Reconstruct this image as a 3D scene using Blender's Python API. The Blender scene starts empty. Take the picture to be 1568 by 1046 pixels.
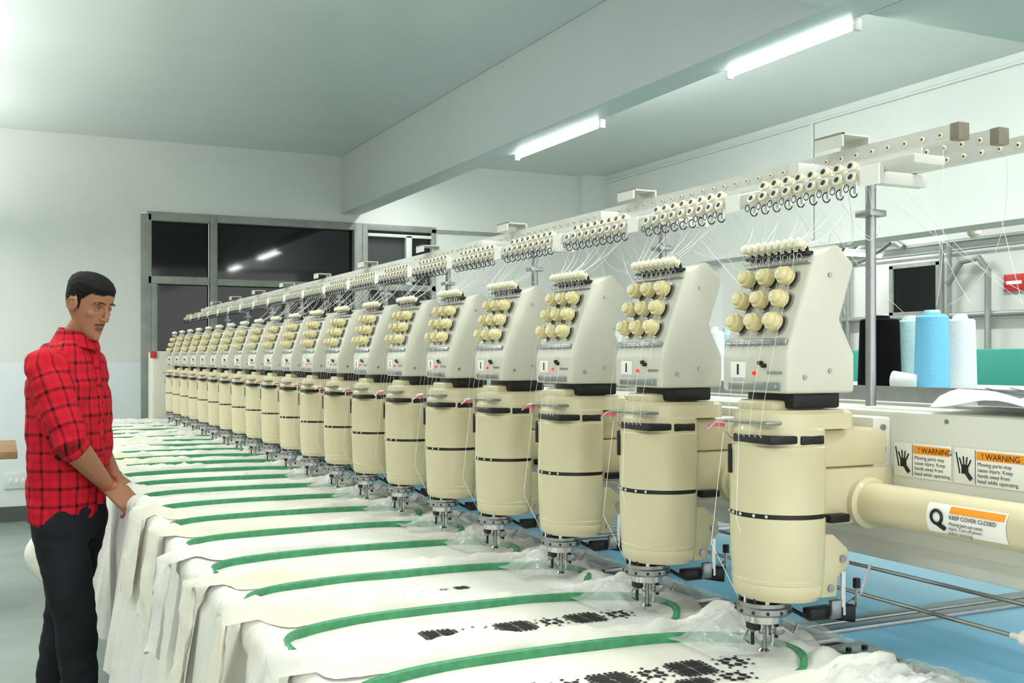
import bpy, bmesh, math, random
from mathutils import Vector, Matrix, noise
random.seed(4)
scene=bpy.context.scene
COL=scene.collection
try:
    scene.view_settings.view_transform='Standard'
except Exception as e: print(e)

# ------------------------------------------------------------ materials
def lin(c):
    return tuple(((v/255)/12.92 if v/255<=0.04045 else ((v/255+0.055)/1.055)**2.4) for v in c)
def mat(name,rgb,rough=.5,metal=0,var=0.0,vscale=8,bump=0,bscale=60,emit=None,estr=0,coat=0,rgb2=None,spec=None,alpha=1):
    m=bpy.data.materials.new(name); m.use_nodes=True
    nt=m.node_tree; b=nt.nodes['Principled BSDF']
    c=lin(rgb)+(1,)
    b.inputs['Base Color'].default_value=c
    b.inputs['Roughness'].default_value=rough
    b.inputs['Metallic'].default_value=metal
    b.inputs['Alpha'].default_value=alpha
    if coat: b.inputs['Coat Weight'].default_value=coat
    if spec is not None: b.inputs['Specular IOR Level'].default_value=spec
    tc=nt.nodes.new('ShaderNodeTexCoord')
    if var or rgb2:
        n=nt.nodes.new('ShaderNodeTexNoise'); n.inputs['Scale'].default_value=vscale; n.inputs['Detail'].default_value=5
        nt.links.new(tc.outputs['Object'],n.inputs['Vector'])
        r=nt.nodes.new('ShaderNodeValToRGB')
        r.color_ramp.elements[0].position=.3; r.color_ramp.elements[1].position=.7
        if rgb2: c2=lin(rgb2)+(1,)
        else: c2=tuple(max(0,v*(1-var)) for v in c[:3])+(1,)
        r.color_ramp.elements[0].color=c2; r.color_ramp.elements[1].color=c
        nt.links.new(n.outputs['Fac'],r.inputs['Fac']); nt.links.new(r.outputs['Color'],b.inputs['Base Color'])
    if bump:
        n=nt.nodes.new('ShaderNodeTexNoise'); n.inputs['Scale'].default_value=bscale; n.inputs['Detail'].default_value=4
        nt.links.new(tc.outputs['Object'],n.inputs['Vector'])
        bp=nt.nodes.new('ShaderNodeBump'); bp.inputs['Strength'].default_value=bump; bp.inputs['Distance'].default_value=.01
        nt.links.new(n.outputs['Fac'],bp.inputs['Height']); nt.links.new(bp.outputs['Normal'],b.inputs['Normal'])
    if emit:
        b.inputs['Emission Color'].default_value=lin(emit)+(1,); b.inputs['Emission Strength'].default_value=estr
    return m
M={}
M['box']=mat('head_cover_paint',(204,202,187),.38,var=.05,vscale=20)
M['barrel']=mat('cream_enamel',(207,198,162),.32,var=.04,vscale=12,coat=.2)
M['knob']=mat('ivory_plastic',(218,205,155),.35)
M['ceramic']=mat('white_ceramic',(228,221,196),.25)
M['chrome']=mat('chrome',(205,205,205),.2,1)
M['steel']=mat('brushed_steel',(165,168,168),.35,1,var=.15,vscale=40)
M['dark']=mat('dark_metal',(45,46,48),.4,.6)
M['black']=mat('black_plastic',(12,12,13),.45)
M['beam']=mat('beam_paint',(218,218,206),.4,var=.06,vscale=6)
M['rail']=mat('rack_paint',(208,209,201),.45,var=.08,vscale=10)
M['railend']=mat('rack_end_cap',(128,120,105),.5,.2)
M['white']=mat('label_white',(238,238,232),.5)
M['orange']=mat('warning_orange',(240,150,30),.5)
M['red']=mat('red_led',(220,30,40),.4,emit=(255,40,50),estr=.8)
M['pinkred']=mat('pink_cap',(225,90,110),.4)
M['blue']=mat('blue_table_laminate',(156,220,250),.28,var=.05,vscale=4,coat=.3)
M['table']=mat('table_laminate',(200,205,205),.5)
M['thread']=mat('thread_white',(235,235,228),.6)
M['fabric']=mat('white_cotton',(226,227,224),.85,rgb2=(226,221,206),vscale=1.6,bump=.45,bscale=22,spec=.15)
M['cream']=mat('cream_cotton',(226,219,198),.85,rgb2=(230,228,216),vscale=3,bump=.4,bscale=26,spec=.15)
M['film']=mat('clear_plastic_film',(240,243,241),.1,alpha=.40,bump=.4,bscale=30)
M['green']=mat('hoop_green',(70,152,104),.5,var=.35,vscale=60)
M['embroid']=mat('black_embroidery',(18,18,20),.8)
M['ceil']=mat('ceiling_enamel',(210,217,213),.3,rgb2=(200,209,204),vscale=.8,bump=.04,bscale=3)
M['wall']=mat('wall_paint',(216,219,212),.5,rgb2=(207,211,204),vscale=1.2,bump=.04,bscale=5)
M['dado']=mat('wall_dado_paint',(222,226,228),.4,var=.04,vscale=1.5)
M['cbeam']=mat('beam_plaster',(209,214,212),.45,var=.05,vscale=1)
M['floor']=mat('floor_terrazzo',(142,154,145),.22,rgb2=(128,141,132),vscale=2.5)
M['base']=mat('baseboard_grey',(78,82,78),.5)
M['glass']=mat('night_glass',(6,8,8),.05)
M['frame']=mat('window_frame_paint',(150,155,146),.5,var=.25,vscale=9)
M['teal']=mat('teal_paint',(60,160,142),.45)
M['wood']=mat('brown_wood',(150,112,72),.5,var=.3,vscale=14)
M['tube']=mat('fluorescent_tube',(255,255,255),.4,emit=(244,253,255),estr=14)
M['pipe']=mat('grey_pipe',(140,146,142),.4,.2)
M['dgrey']=mat('dark_grey_panel',(60,66,64),.5)
M['signred']=mat('sign_red',(190,40,45),.5)
M['skin']=mat('skin',(160,112,84),.6,var=.08,vscale=30,spec=.3)
M['hair']=mat('black_hair',(9,8,8),.75,bump=.25,bscale=250,spec=.15)
M['eye']=mat('eye_white',(200,192,184),.25)
M['trouser']=mat('black_denim',(20,22,27),.8,rgb2=(28,31,37),vscale=7,bump=.4,bscale=18,spec=.25)
M['shoe']=mat('shoe_leather',(20,18,17),.35)
M['tblack']=mat('thread_black',(7,7,8),.8,spec=.1)
M['tblue']=mat('thread_sky_blue',(112,190,230),.5,bump=.3,bscale=300)
M['twhite']=mat('thread_cone_white',(215,224,224),.5,bump=.3,bscale=300)
M['tpale']=mat('thread_pale_cyan',(178,214,220),.5,bump=.3,bscale=300)
M['paper']=mat('paper',(236,238,238),.7,var=.1,vscale=30)
def plaid():
    m=bpy.data.materials.new('red_plaid_cotton'); m.use_nodes=True; nt=m.node_tree; b=nt.nodes['Principled BSDF']
    b.inputs['Roughness'].default_value=.85; b.inputs['Specular IOR Level'].default_value=.2
    at=nt.nodes.new('ShaderNodeAttribute'); at.attribute_name='plaid'
    sx=nt.nodes.new('ShaderNodeSeparateXYZ'); nt.links.new(at.outputs['Vector'],sx.inputs[0])
    def stripe(out,period,w):
        a=nt.nodes.new('ShaderNodeMath'); a.operation='DIVIDE'; a.inputs[1].default_value=period; nt.links.new(out,a.inputs[0])
        f=nt.nodes.new('ShaderNodeMath'); f.operation='FRACT'; nt.links.new(a.outputs[0],f.inputs[0])
        c=nt.nodes.new('ShaderNodeMath'); c.operation='LESS_THAN'; c.inputs[1].default_value=w; nt.links.new(f.outputs[0],c.inputs[0])
        return c
    s1=stripe(sx.outputs[0],.056,.17); s2=stripe(sx.outputs[1],.060,.17)
    s3=stripe(sx.outputs[0],.028,.5); s4=stripe(sx.outputs[1],.030,.5)
    ad=nt.nodes.new('ShaderNodeMath'); ad.operation='ADD'; nt.links.new(s1.outputs[0],ad.inputs[0]); nt.links.new(s2.outputs[0],ad.inputs[1])
    ad2=nt.nodes.new('ShaderNodeMath'); ad2.operation='ADD'; nt.links.new(s3.outputs[0],ad2.inputs[0]); nt.links.new(s4.outputs[0],ad2.inputs[1])
    sc=nt.nodes.new('ShaderNodeMath'); sc.operation='MULTIPLY'; sc.inputs[1].default_value=.1; nt.links.new(ad2.outputs[0],sc.inputs[0])
    sc1=nt.nodes.new('ShaderNodeMath'); sc1.operation='MULTIPLY_ADD'; sc1.inputs[1].default_value=.42; nt.links.new(ad.outputs[0],sc1.inputs[0]); nt.links.new(sc.outputs[0],sc1.inputs[2])
    r=nt.nodes.new('ShaderNodeValToRGB'); r.color_ramp.elements[0].color=lin((196,24,42))+(1,); r.color_ramp.elements[1].color=lin((34,10,16))+(1,)
    nt.links.new(sc1.outputs[0],r.inputs['Fac']); nt.links.new(r.outputs['Color'],b.inputs['Base Color'])
    return m
M['plaid']=plaid()
def headskin():
    m=bpy.data.materials.new('head_skin_and_hair'); m.use_nodes=True; nt=m.node_tree; b=nt.nodes['Principled BSDF']
    at=nt.nodes.new('ShaderNodeAttribute'); at.attribute_name='paint'
    sx=nt.nodes.new('ShaderNodeSeparateXYZ'); nt.links.new(at.outputs['Vector'],sx.inputs[0])
    m1=nt.nodes.new('ShaderNodeMixRGB'); m1.inputs[1].default_value=lin((160,112,84))+(1,); m1.inputs[2].default_value=lin((128,76,62))+(1,)
    nt.links.new(sx.outputs[1],m1.inputs[0])
    m2=nt.nodes.new('ShaderNodeMixRGB'); m2.inputs[2].default_value=lin((10,9,9))+(1,)
    nt.links.new(sx.outputs[0],m2.inputs[0]); nt.links.new(m1.outputs[0],m2.inputs[1]); nt.links.new(m2.outputs[0],b.inputs['Base Color'])
    mr=nt.nodes.new('ShaderNodeMath'); mr.operation='MULTIPLY_ADD'; mr.inputs[1].default_value=.2; mr.inputs[2].default_value=.6
    nt.links.new(sx.outputs[0],mr.inputs[0]); nt.links.new(mr.outputs[0],b.inputs['Roughness'])
    b.inputs['Specular IOR Level'].default_value=.25
    return m
M['headskin']=headskin()

# ------------------------------------------------------------ mesh builder
class MB:
    def __init__(s): s.bm=bmesh.new(); s.mats=[]
    def mi(s,m):
        m=M[m]
        if m not in s.mats: s.mats.append(m)
        return s.mats.index(m)
    def merge(s,tb,m,bev=0,seg=2,mtx=None):
        if bev:
            bmesh.ops.bevel(tb,geom=tb.edges[:],offset=bev,segments=seg,affect='EDGES',profile=.5,clamp_overlap=True)
        if mtx is not None: bmesh.ops.transform(tb,matrix=mtx,verts=tb.verts)
        i=s.mi(m)
        for f in tb.faces: f.material_index=i
        me=bpy.data.meshes.new('tmp'); tb.to_mesh(me); tb.free(); s.bm.from_mesh(me); bpy.data.meshes.remove(me)
    def box(s,c,size,m,bev=0,rot=None,seg=2):
        tb=bmesh.new(); bmesh.ops.create_cube(tb,size=1)
        bmesh.ops.scale(tb,vec=Vector(size),verts=tb.verts)
        mt=Matrix.Translation(Vector(c))
        if rot is not None: mt=mt@rot.to_4x4()
        s.merge(tb,m,bev,seg,mt)
    def b2(s,a,b,m,bev=0):
        a=Vector(a);b=Vector(b); s.box((a+b)/2,tuple(abs(v) for v in (b-a)),m,bev)
    def lathe(s,p0,d,prof,m,seg=16):
        d=Vector(d).normalized(); q=Vector((0,0,1)).rotation_difference(d).to_matrix()
        tb=bmesh.new(); rings=[]
        for t,r in prof:
            rings.append([tb.verts.new(Vector(p0)+q@Vector((r*math.cos(2*math.pi*k/seg),r*math.sin(2*math.pi*k/seg),t))) for k in range(seg)])
        for a,b in zip(rings,rings[1:]):
            for k in range(seg): tb.faces.new((a[k],a[(k+1)%seg],b[(k+1)%seg],b[k]))
        tb.faces.new(rings[0][::-1]); tb.faces.new(rings[-1])
        s.merge(tb,m)
    def cyl(s,p0,p1,r,m,r2=None,seg=14):
        p0=Vector(p0);p1=Vector(p1); L=(p1-p0).length
        s.lathe(p0,p1-p0,[(0,r),(L,r if r2 is None else r2)],m,seg)
    def prism(s,pts,y0,y1,m,bev=0,seg=2):
        tb=bmesh.new(); a=[tb.verts.new((x,y0,z)) for x,z in pts]; b=[tb.verts.new((x,y1,z)) for x,z in pts]
        n=len(pts)
        for k in range(n): tb.faces.new((a[k],a[(k+1)%n],b[(k+1)%n],b[k]))
        tb.faces.new(a[::-1]); tb.faces.new(b)
        bmesh.ops.recalc_face_normals(tb,faces=tb.faces)
        s.merge(tb,m,bev,seg)
    def loft(s,rings,m,caps=True):
        tb=bmesh.new(); R=[[tb.verts.new(Vector(p)) for p in r] for r in rings]
        n=len(R[0])
        for a,b in zip(R,R[1:]):
            for k in range(n): tb.faces.new((a[k],a[(k+1)%n],b[(k+1)%n],b[k]))
        if caps: tb.faces.new(R[0][::-1]); tb.faces.new(R[-1])
        bmesh.ops.recalc_face_normals(tb,faces=tb.faces)
        s.merge(tb,m)
    def sph(s,c,r,m,sc=(1,1,1),seg=12,rot=None):
        tb=bmesh.new(); bmesh.ops.create_uvsphere(tb,u_segments=seg,v_segments=max(6,seg*2//3),radius=r)
        bmesh.ops.scale(tb,vec=Vector(sc),verts=tb.verts)
        mt=Matrix.Translation(Vector(c))
        if rot is not None: mt=mt@rot.to_4x4()
        s.merge(tb,m,mtx=mt)
    def tube(s,pts,rad,m,seg=10,up=Vector((.13,.2,1))):
        pts=[Vector(p) for p in pts]
        if not hasattr(rad,'__len__'): rad=[rad]*len(pts)
        rings=[]
        u=None
        for i,p in enumerate(pts):
            if i==0: t=pts[1]-pts[0]
            elif i==len(pts)-1: t=pts[-1]-pts[-2]
            else: t=(pts[i+1]-pts[i]).normalized()+(pts[i]-pts[i-1]).normalized()
            t.normalize()
            if u is None:
                u=up.cross(t)
                if u.length<.1: u=Vector((1,0,0)).cross(t)
            u=(u-t*u.dot(t)).normalized()
            v=t.cross(u)
            rr=rad[i]; r1,r2=(rr if hasattr(rr,'__len__') else (rr,rr))
            rings.append([p+u*r1*math.cos(2*math.pi*k/seg)+v*r2*math.sin(2*math.pi*k/seg) for k in range(seg)])
        s.loft(rings,m)
    def torus(s,c,ax,R,r,m,n=14,k=6):
        q=Vector((0,0,1)).rotation_difference(Vector(ax).normalized()).to_matrix()
        tb=bmesh.new(); rings=[]
        for i in range(n):
            a=2*math.pi*i/n
            rings.append([tb.verts.new(Vector(c)+q@Vector(((R+r*math.cos(2*math.pi*j/k))*math.cos(a),(R+r*math.cos(2*math.pi*j/k))*math.sin(a),r*math.sin(2*math.pi*j/k)))) for j in range(k)])
        for i in range(n):
            for j in range(k):
                tb.faces.new((rings[i][j],rings[(i+1)%n][j],rings[(i+1)%n][(j+1)%k],rings[i][(j+1)%k]))
        s.merge(tb,m)
    def grid(s,g,m):
        tb=bmesh.new(); V=[[tb.verts.new(p) for p in r] for r in g]
        for a in range(len(V)-1):
            for b in range(len(V[0])-1): tb.faces.new((V[a][b],V[a+1][b],V[a+1][b+1],V[a][b+1]))
        s.merge(tb,m)
    def mesh(s,name,angle=35):
        me=bpy.data.meshes.new(name); s.bm.to_mesh(me); s.bm.free()
        for m in s.mats: me.materials.append(m)
        me.polygons.foreach_set('use_smooth',[True]*len(me.polygons))
        me.set_sharp_from_angle(angle=math.radians(angle))
        return me
    def obj(s,name,parent=None,angle=35,loc=(0,0,0)):
        o=bpy.data.objects.new(name,s.mesh(name,angle)); COL.objects.link(o); o.location=loc
        if parent: o.parent=parent
        return o
def empty(name,loc=(0,0,0),rz=0):
    e=bpy.data.objects.new(name,None); COL.objects.link(e); e.location=loc; e.rotation_euler=(0,0,rz); e.empty_display_size=.1; return e
def inst(name,me,parent,loc):
    o=bpy.data.objects.new(name,me); COL.objects.link(o); o.parent=parent; o.location=loc; return o
def text(body,size,loc,parent,m,rot=(math.pi/2,0,-math.pi/2),name='lettering'):
    c=bpy.data.curves.new(name,'FONT'); c.body=body; c.size=size; c.extrude=.0001; c.materials.append(M[m])
    o=bpy.data.objects.new(name,c); COL.objects.link(o); o.location=loc; o.rotation_euler=rot; o.parent=parent; return o
def sst(a,b,x):
    t=max(0,min(1,(x-a)/(b-a))); return t*t*(3-2*t)
def nz(x,y,z=0): return noise.noise(Vector((x,y,z)))
def rid(x,y,z=0): return max(0,1-2.6*abs(nz(x,y,z)))

# ------------------------------------------------------------ camera
A=math.radians(25.6)
cam=bpy.data.cameras.new('camera'); co=bpy.data.objects.new('camera',cam); COL.objects.link(co)
co.location=(0,0,1.4); co.rotation_euler=(math.pi/2,0,-A); cam.lens=37.56; cam.sensor_width=36; cam.shift_y=.0161
cam.clip_start=.02
scene.camera=co

# ------------------------------------------------------------ room
YB=10.1; ZC=3.36; XR=5.9; XF=8.2; XL=-3.2; YN=-3.0
def slab(name,a,b,m,bev=0):
    mb=MB(); mb.b2(a,b,m,bev); return mb.obj(name)
slab('floor',(XL-.2,YN,-.1),(XF+.2,YB+.2,0),'floor')
slab('ceiling',(XL-.2,YN,ZC),(XF+.2,YB+.2,ZC+.15),'ceil')
mb=MB()
mb.b2((XL-.2,YB,1.36),(1.14,YB+.2,ZC),'wall'); mb.b2((XL-.2,YB-.004,0),(1.14,YB+.2,1.36),'dado')
mb.b2((1.14,YB,2.72),(3.98,YB+.2,ZC),'wall')
mb.b2((3.98,YB,0),(6.33,YB+.2,ZC),'wall')
mb.b2((6.33,YB,2.33),(7.22,YB+.2,ZC),'wall'); mb.b2((6.33,YB,0),(7.22,YB+.2,1.17),'wall')
mb.b2((7.22,YB,0),(XF+.2,YB+.2,ZC),'wall')
mb.obj('wall_back')
slab('wall_left',(XL-.2,YN,0),(XL,YB,ZC),'wall')
mb=MB()
mb.b2((XR,YN,2.31),(XR+.22,8.2,ZC),'wall'); mb.b2((XR,8.2,0),(XR+.22,YB,ZC),'wall')
mb.b2((XR-.03,YN,2.29),(XR+.25,8.2,2.33),'wall')
mb.obj('wall_right')
slab('wall_far_right',(XF,YN,0),(XF+.2,YB,ZC),'wall')
slab('baseboard_back',(XL,YB-.03,0),(1.13,YB-.004,.13),'base')
BX0,BX1=2.99,3.19
mb=MB(); mb.b2((BX0,YN,2.8),(BX1,YB,ZC),'cbeam',.008); mb.obj('ceiling_beam')
mb=MB(); mb.b2((XL,2.75,2.8),(BX0,3.3,ZC),'cbeam'); mb.b2((BX1,2.75,2.8),(XR,3.3,ZC),'cbeam'); mb.obj('ceiling_beam')
mb=MB(); mb.cyl((XR-.02,YN,ZC-.07),(XR-.02,YB,ZC-.07),.012,'wall'); mb.cyl((XR-.015,6.7,2.35),(XR-.015,6.7,ZC-.07),.012,'wall'); mb.obj('trim_conduit')
mb=MB(); mb.b2((5.62,YB-.12,0),(XR,YB,ZC),'wall'); mb.obj('trim_corner_column')
# windows & door
mb=MB()
mb.b2((1.166,YB+.06,0),(1.745,YB+.10,2.68),'glass')
F='frame'
for x0,x1,z0,z1 in [(1.14,1.23,0,2.70),(1.2,1.744,2.07,2.14),(1.2,1.744,2.64,2.72),(1.23,1.28,0,2.07)]:
    mb.b2((x0,YB-.03,z0),(x1,YB+.06,z1),F,.004)
mb.b2((1.69,YB-.045,1.0),(1.72,YB-.03,1.12),'steel')
mb.obj('door_1')
mb=MB()
mb.b2((1.775,YB+.06,0),(3.165,YB+.10,2.68),'glass')
for x0,x1,z0,z1 in [(1.746,1.81,0,2.72),(3.12,3.20,0,2.72),(1.81,3.12,2.07,2.13),(1.81,3.12,2.65,2.72),(1.81,3.12,.85,.9),(2.45,2.48,.9,2.07)]:
    mb.b2((x0,YB-.03,z0),(x1,YB+.06,z1),F,.004)
mb.b2((1.81,YB+.0,0),(3.12,YB+.05,.85),'dado')
mb.obj('window_1')
mb=MB()
mb.b2((3.21,YB+.06,0),(3.95,YB+.10,2.68),'dgrey')
mb.b2((3.72,YB+.04,2.13),(3.93,YB+.055,2.60),'glass')
for x0,x1,z0,z1 in [(3.205,3.26,0,2.72),(3.26,3.98,2.07,2.13),(3.26,3.98,2.66,2.72),(3.93,3.98,0,2.70),(3.66,3.72,2.12,2.62),(3.26,3.93,2.6,2.63)]:
    mb.b2((x0,YB-.02,z0),(x1,YB+.05,z1),'wall' if z1 in(2.62,2.63) else F,.003)
mb.b2((3.99,YB-.015,2.665),(4.75,YB-.001,2.70),F)
mb.obj('window_2')
mb=MB(); mb.b2((6.35,YB+.06,1.2),(7.2,YB+.1,2.3),'glass')
for x0,x1,z0,z1 in [(6.33,6.39,1.17,2.32),(7.16,7.22,1.17,2.32),(6.33,7.22,2.27,2.33),(6.33,7.22,1.17,1.22),(6.75,6.8,1.2,2.3)]:
    mb.b2((x0,YB-.02,z0),(x1,YB+.06,z1),F,.003)
mb.obj('window_3')
mb=MB(); mb.b2((XF-.02,7.55,1.86),(XF-.01,8.1,2.3),'glass')
for a,b in [((7.5,1.83),(7.55,2.33)),((8.1,1.83),(8.15,2.33)),((7.5,2.3),(8.15,2.34)),((7.5,1.82),(8.15,1.86))]:
    mb.b2((XF-.04,a[0],a[1]),(XF-.001,b[0],b[1]),F)
mb.obj('window_4')
mb=MB()
mb.cyl((XF-.06,1,1.80),(XF-.06,9.5,1.80),.03,'pipe'); mb.cyl((XF-.06,1,2.5),(XF-.06,9.9,2.5),.02,'pipe'); mb.cyl((XF-.06,1,2.42),(XF-.06,9.9,2.42),.012,'pipe')
for y in (7.45,7.36,6.45,8.7,9.1,8.8): mb.cyl((XF-.07,y,.2),(XF-.07,y,2.5),.022,'pipe')
mb.tube([(XF-.1,8.7,2.5),(XF-.1,8.5,2.62),(XF-.1,8.1,2.62),(XF-.1,7.9,2.5)],.03,'pipe')
mb.tube([(XF-.09,7.36,2.1),(XF-.09,7.2,2.3),(XF-.09,7.0,2.32),(XF-.09,6.9,2.2),(XF-.09,6.9,1.2)],.03,'pipe',8)
mb.obj('wall_pipes')
mb=MB(); mb.b2((XF-.03,6.55,2.0),(XF-.01,6.78,2.15),'signred',.003)
mb.b2((XF-.033,6.59,2.06),(XF-.029,6.75,2.09),'white'); mb.obj('red_wall_sign')
mb=MB(); mb.b2((XF-.15,6.12,1.45),(XF-.001,6.34,1.88),'black',.01); mb.b2((XF-.16,6.15,1.48),(XF-.15,6.31,1.85),'dgrey'); mb.obj('electrical_box')
mb=MB(); mb.b2((6.14,1,2.62),(6.6,8.1,2.9),'cbeam'); mb.obj('ceiling_duct')
mb=MB()
for k,(y0,y1,sag) in enumerate(((7.9,6.9,.25),(7.8,6.7,.3),(7.4,6.2,.16))):
    pts=[Vector((6.2+.02*k,y0+(y1-y0)*s,2.3-sag*4*s*(1-s))) for s in [j/12 for j in range(13)]]
    mb.tube(pts,.012,'pipe',6)
mb.obj('hanging_cables')

LK=1.09
def tube_light(x,y,z,L,power,ax='Y',up=0,side=False,out=0):
    e=MB()
    d=Vector((0,1,0)) if ax=='Y' else Vector((1,0,0)); c=Vector((x,y,z))
    e.box(c+(Vector((-.02,0,.03)) if side else Vector((0,0,.035))),(.03 if side else (.05 if ax=='Y' else L+.06),L+.06 if ax=='Y' else .05,.03),'white',.004)
    e.cyl(c-d*L/2,c+d*L/2,.016,'tube')
    for sg in (-1,1):
        e.box(c+d*sg*(L/2+.012),(.035,.02,.05),'white',.003)
        if up: e.cyl(c+d*sg*L*.4+Vector((0,0,.04)),Vector((x,y,ZC))+d*sg*L*.4,.004,'steel',seg=6)
    o=e.obj('ceiling_or_fill_tube_light')
    def lamp(p,off,rot):
        l=bpy.data.lights.new('tube_lamp','AREA'); l.shape='RECTANGLE'; l.size=.1 if ax=='Y' else L; l.size_y=L if ax=='Y' else .1
        l.energy=p*LK; l.color=(.985,1,.985)
        lo=bpy.data.objects.new('tube_lamp',l); COL.objects.link(lo); lo.location=c+Vector(off); lo.parent=o; lo.rotation_euler=rot
    if power: lamp(power,(0,0,-.03),(0,0,0))
    if up: lamp(up,(0,0,.06),(math.pi,0,0))  # uplight added to hung fixtures to brighten the ceiling
    if out: lamp(out,(.03,0,0.01),(0,math.radians(-115),0))
    return o
tube_light(3.225,3.83,2.79,.84,10,side=True,out=24)
tube_light(3.225,6.07,2.79,1.13,12,side=True,out=28)
for x,y,z,p,q in [(1.7,1.5,3.0,25,17),(1.5,-1.0,3.0,18,16),(.3,3.3,3.0,19,17),(-1.4,1.5,3.0,22,20),(-.3,-1.9,3.0,17,14),(4.4,1.4,3.0,26,16),(-.9,5.0,2.5,24,42),(-.9,7.0,2.5,24,42),(-.9,8.9,2.5,19,34)]:  # left-hand row is unseen fill, added to brighten ceiling and back wall
    tube_light(x,y,z,1.2,p,up=q)
for y in (4.9,7.2,9.0): tube_light(3.5,y,3.2,1.2,14,up=5)  # unseen fill tubes behind the beam, added to light right-hand ceiling and wall
for x,y in [(7.2,3.5),(7.2,5.6),(7.2,8.3)]: tube_light(x,y,3.1,1.2,30,up=14)
tube_light(7.7,8.05,2.42,.5,0,ax='X')
mb=MB(); mb.cyl((6.9,6.0,2.5),(6.9,6.0,3.36),.006,'black'); mb.lathe((6.9,6.0,2.34),(0,0,1),[(0,.02),(.03,.05),(.08,.055),(.12,.035),(.18,.03)],'ceramic'); mb.obj('hanging_bulb')

# ------------------------------------------------------------ embroidery machine
MAC=empty('embroidery_machine')
P=.344; Y1=1.373; XH=1.14; NH=20
def Dring(r,back,z,cx=0,n=22,c=.028):
    pts=[]
    for i in range(n+1):
        a=math.pi/2+math.pi*i/n; pts.append((cx+r*math.cos(a),r*math.sin(a),z))
    for k in range(1,5):
        a=k*math.pi/8; pts.append((back-c+c*math.sin(a),-r+c-c*math.cos(a),z))
    for k in range(0,4):
        a=k*math.pi/8; pts.append((back-c+c*math.cos(a),r-c+c*math.sin(a),z))
    return pts
h=MB()
prof=[(-.055,1.345),(-.055,1.402),(0,1.562),(.047,1.58),(.082,1.548),(.052,1.46),(.082,1.405),(.082,1.345)]
h.prism(prof,-.081,.081,'box',.006,3)
for x,z in [(.03,1.53),(.03,1.38),(-.02,1.37)]: h.cyl((x,-.083,z),(x,-.080,z),.004,'steel',seg=8)
u=Vector((.3215,0,.947)); nn=Vector((-.947,0,.3215)); base=Vector((-.055,0,1.402))
for s_ in (.053,.091,.129):
    for y in (-.046,.001,.048):
        p=base+u*s_+Vector((0,y,0))
        h.lathe(p,nn,[(0,.011),(.002,.011),(.0025,.0165),(.004,.0165),(.0045,.008),(.009,.008)],'steel',14)
        h.lathe(p+nn*.008,nn,[(0,.0138),(.004,.0148),(.0042,.0130),(.006,.0130),(.0062,.0142),(.014,.0138),(.0145,.0108),(.022,.0102),(.0235,.008)],'knob',16)
        h.cyl(p+nn*.0314,p+nn*.033,.0035,'ceramic',seg=8)
        for k in range(10):
            a=k*math.pi/5; q=Vector((0,math.cos(a),0))+u*math.sin(a)
            h.cyl(p+nn*.0148+q*.0138,p+nn*.0215+q*.0136,.0009,'knob',seg=4)
h.box(base+u*.024+nn*.004,(.003,.15,.010),'steel',.001,Matrix.Rotation(math.atan2(.3215,.947),3,'Y'))
for k in range(9):
    y=-.064+k*.016; h.tube([base+u*.024+Vector((0,y,0)),base+u*.022+nn*.013+Vector((0,y,0)),base+u*.012+nn*.009+Vector((0,y+.003,0))],.0008,'chrome',5)
for k in range(9):
    y=-.066+k*.0165
    p=Vector((-.012,y,1.576))
    h.lathe(p+nn*-.004,(-.8,0,.35),[(0,.0078),(.003,.0078),(.004,.0048),(.010,.0048),(.011,.0082),(.016,.0082),(.019,.004)],'ceramic',12)
    h.cyl((.0,y,1.56),(-.006,y,1.582),.003,'dark',seg=6)
h.box((-.004,0,1.564),(.014,.150,.006),'dark',.001)
h.box((.0,0,1.55),(.02,.156,.004),'steel',.001)
for k in range(9): h.torus((-.018,-.066+k*.0165,1.558),(0,1,0),.005,.0008,'chrome',10,4)
# number panel
h.b2((-.0575,-.066,1.349),(-.054,.062,1.362),'steel',.0008)
h.b2((-.0572,.018,1.368),(-.0545,.056,1.394),'white',.0008)
h.b2((-.0580,.034,1.373),(-.0570,.038,1.390),'black')
h.sph((-.0575,-.005,1.376),.0035,'red',seg=8)
for y,z in((-.022,1.392),(-.030,1.388)): h.cyl((-.055,y,z),(-.062,y,z),.0036,'dark',seg=8)
h.b2((-.0565,-.07,1.375),(-.0548,-.036,1.379),'steel')
for y in(-.06,.058): h.cyl((-.055,y,1.356),(-.0595,y,1.356),.003,'chrome',seg=8)
# neck
h.b2((-.02,-.055,1.32),(.075,.06,1.35),'dark',.004)
h.loft([Dring(.074,.10,1.288),Dring(.073,.10,1.312),Dring(.066,.095,1.318)],'barrel')
h.b2((-.045,-.035,1.308),(.06,.055,1.333),'barrel',.006)
h.b2((-.076,-.058,1.296),(-.03,.062,1.301),'steel',.001)
h.loft([Dring(.0775,.04,1.262),Dring(.0775,.04,1.287),Dring(.074,.038,1.292)],'barrel')
h.box((-.045,-.025,1.273),(.066,.095,.013),'black',.002)
h.box((.0,-.067,1.272),(.045,.022,.014),'black',.002)
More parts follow.
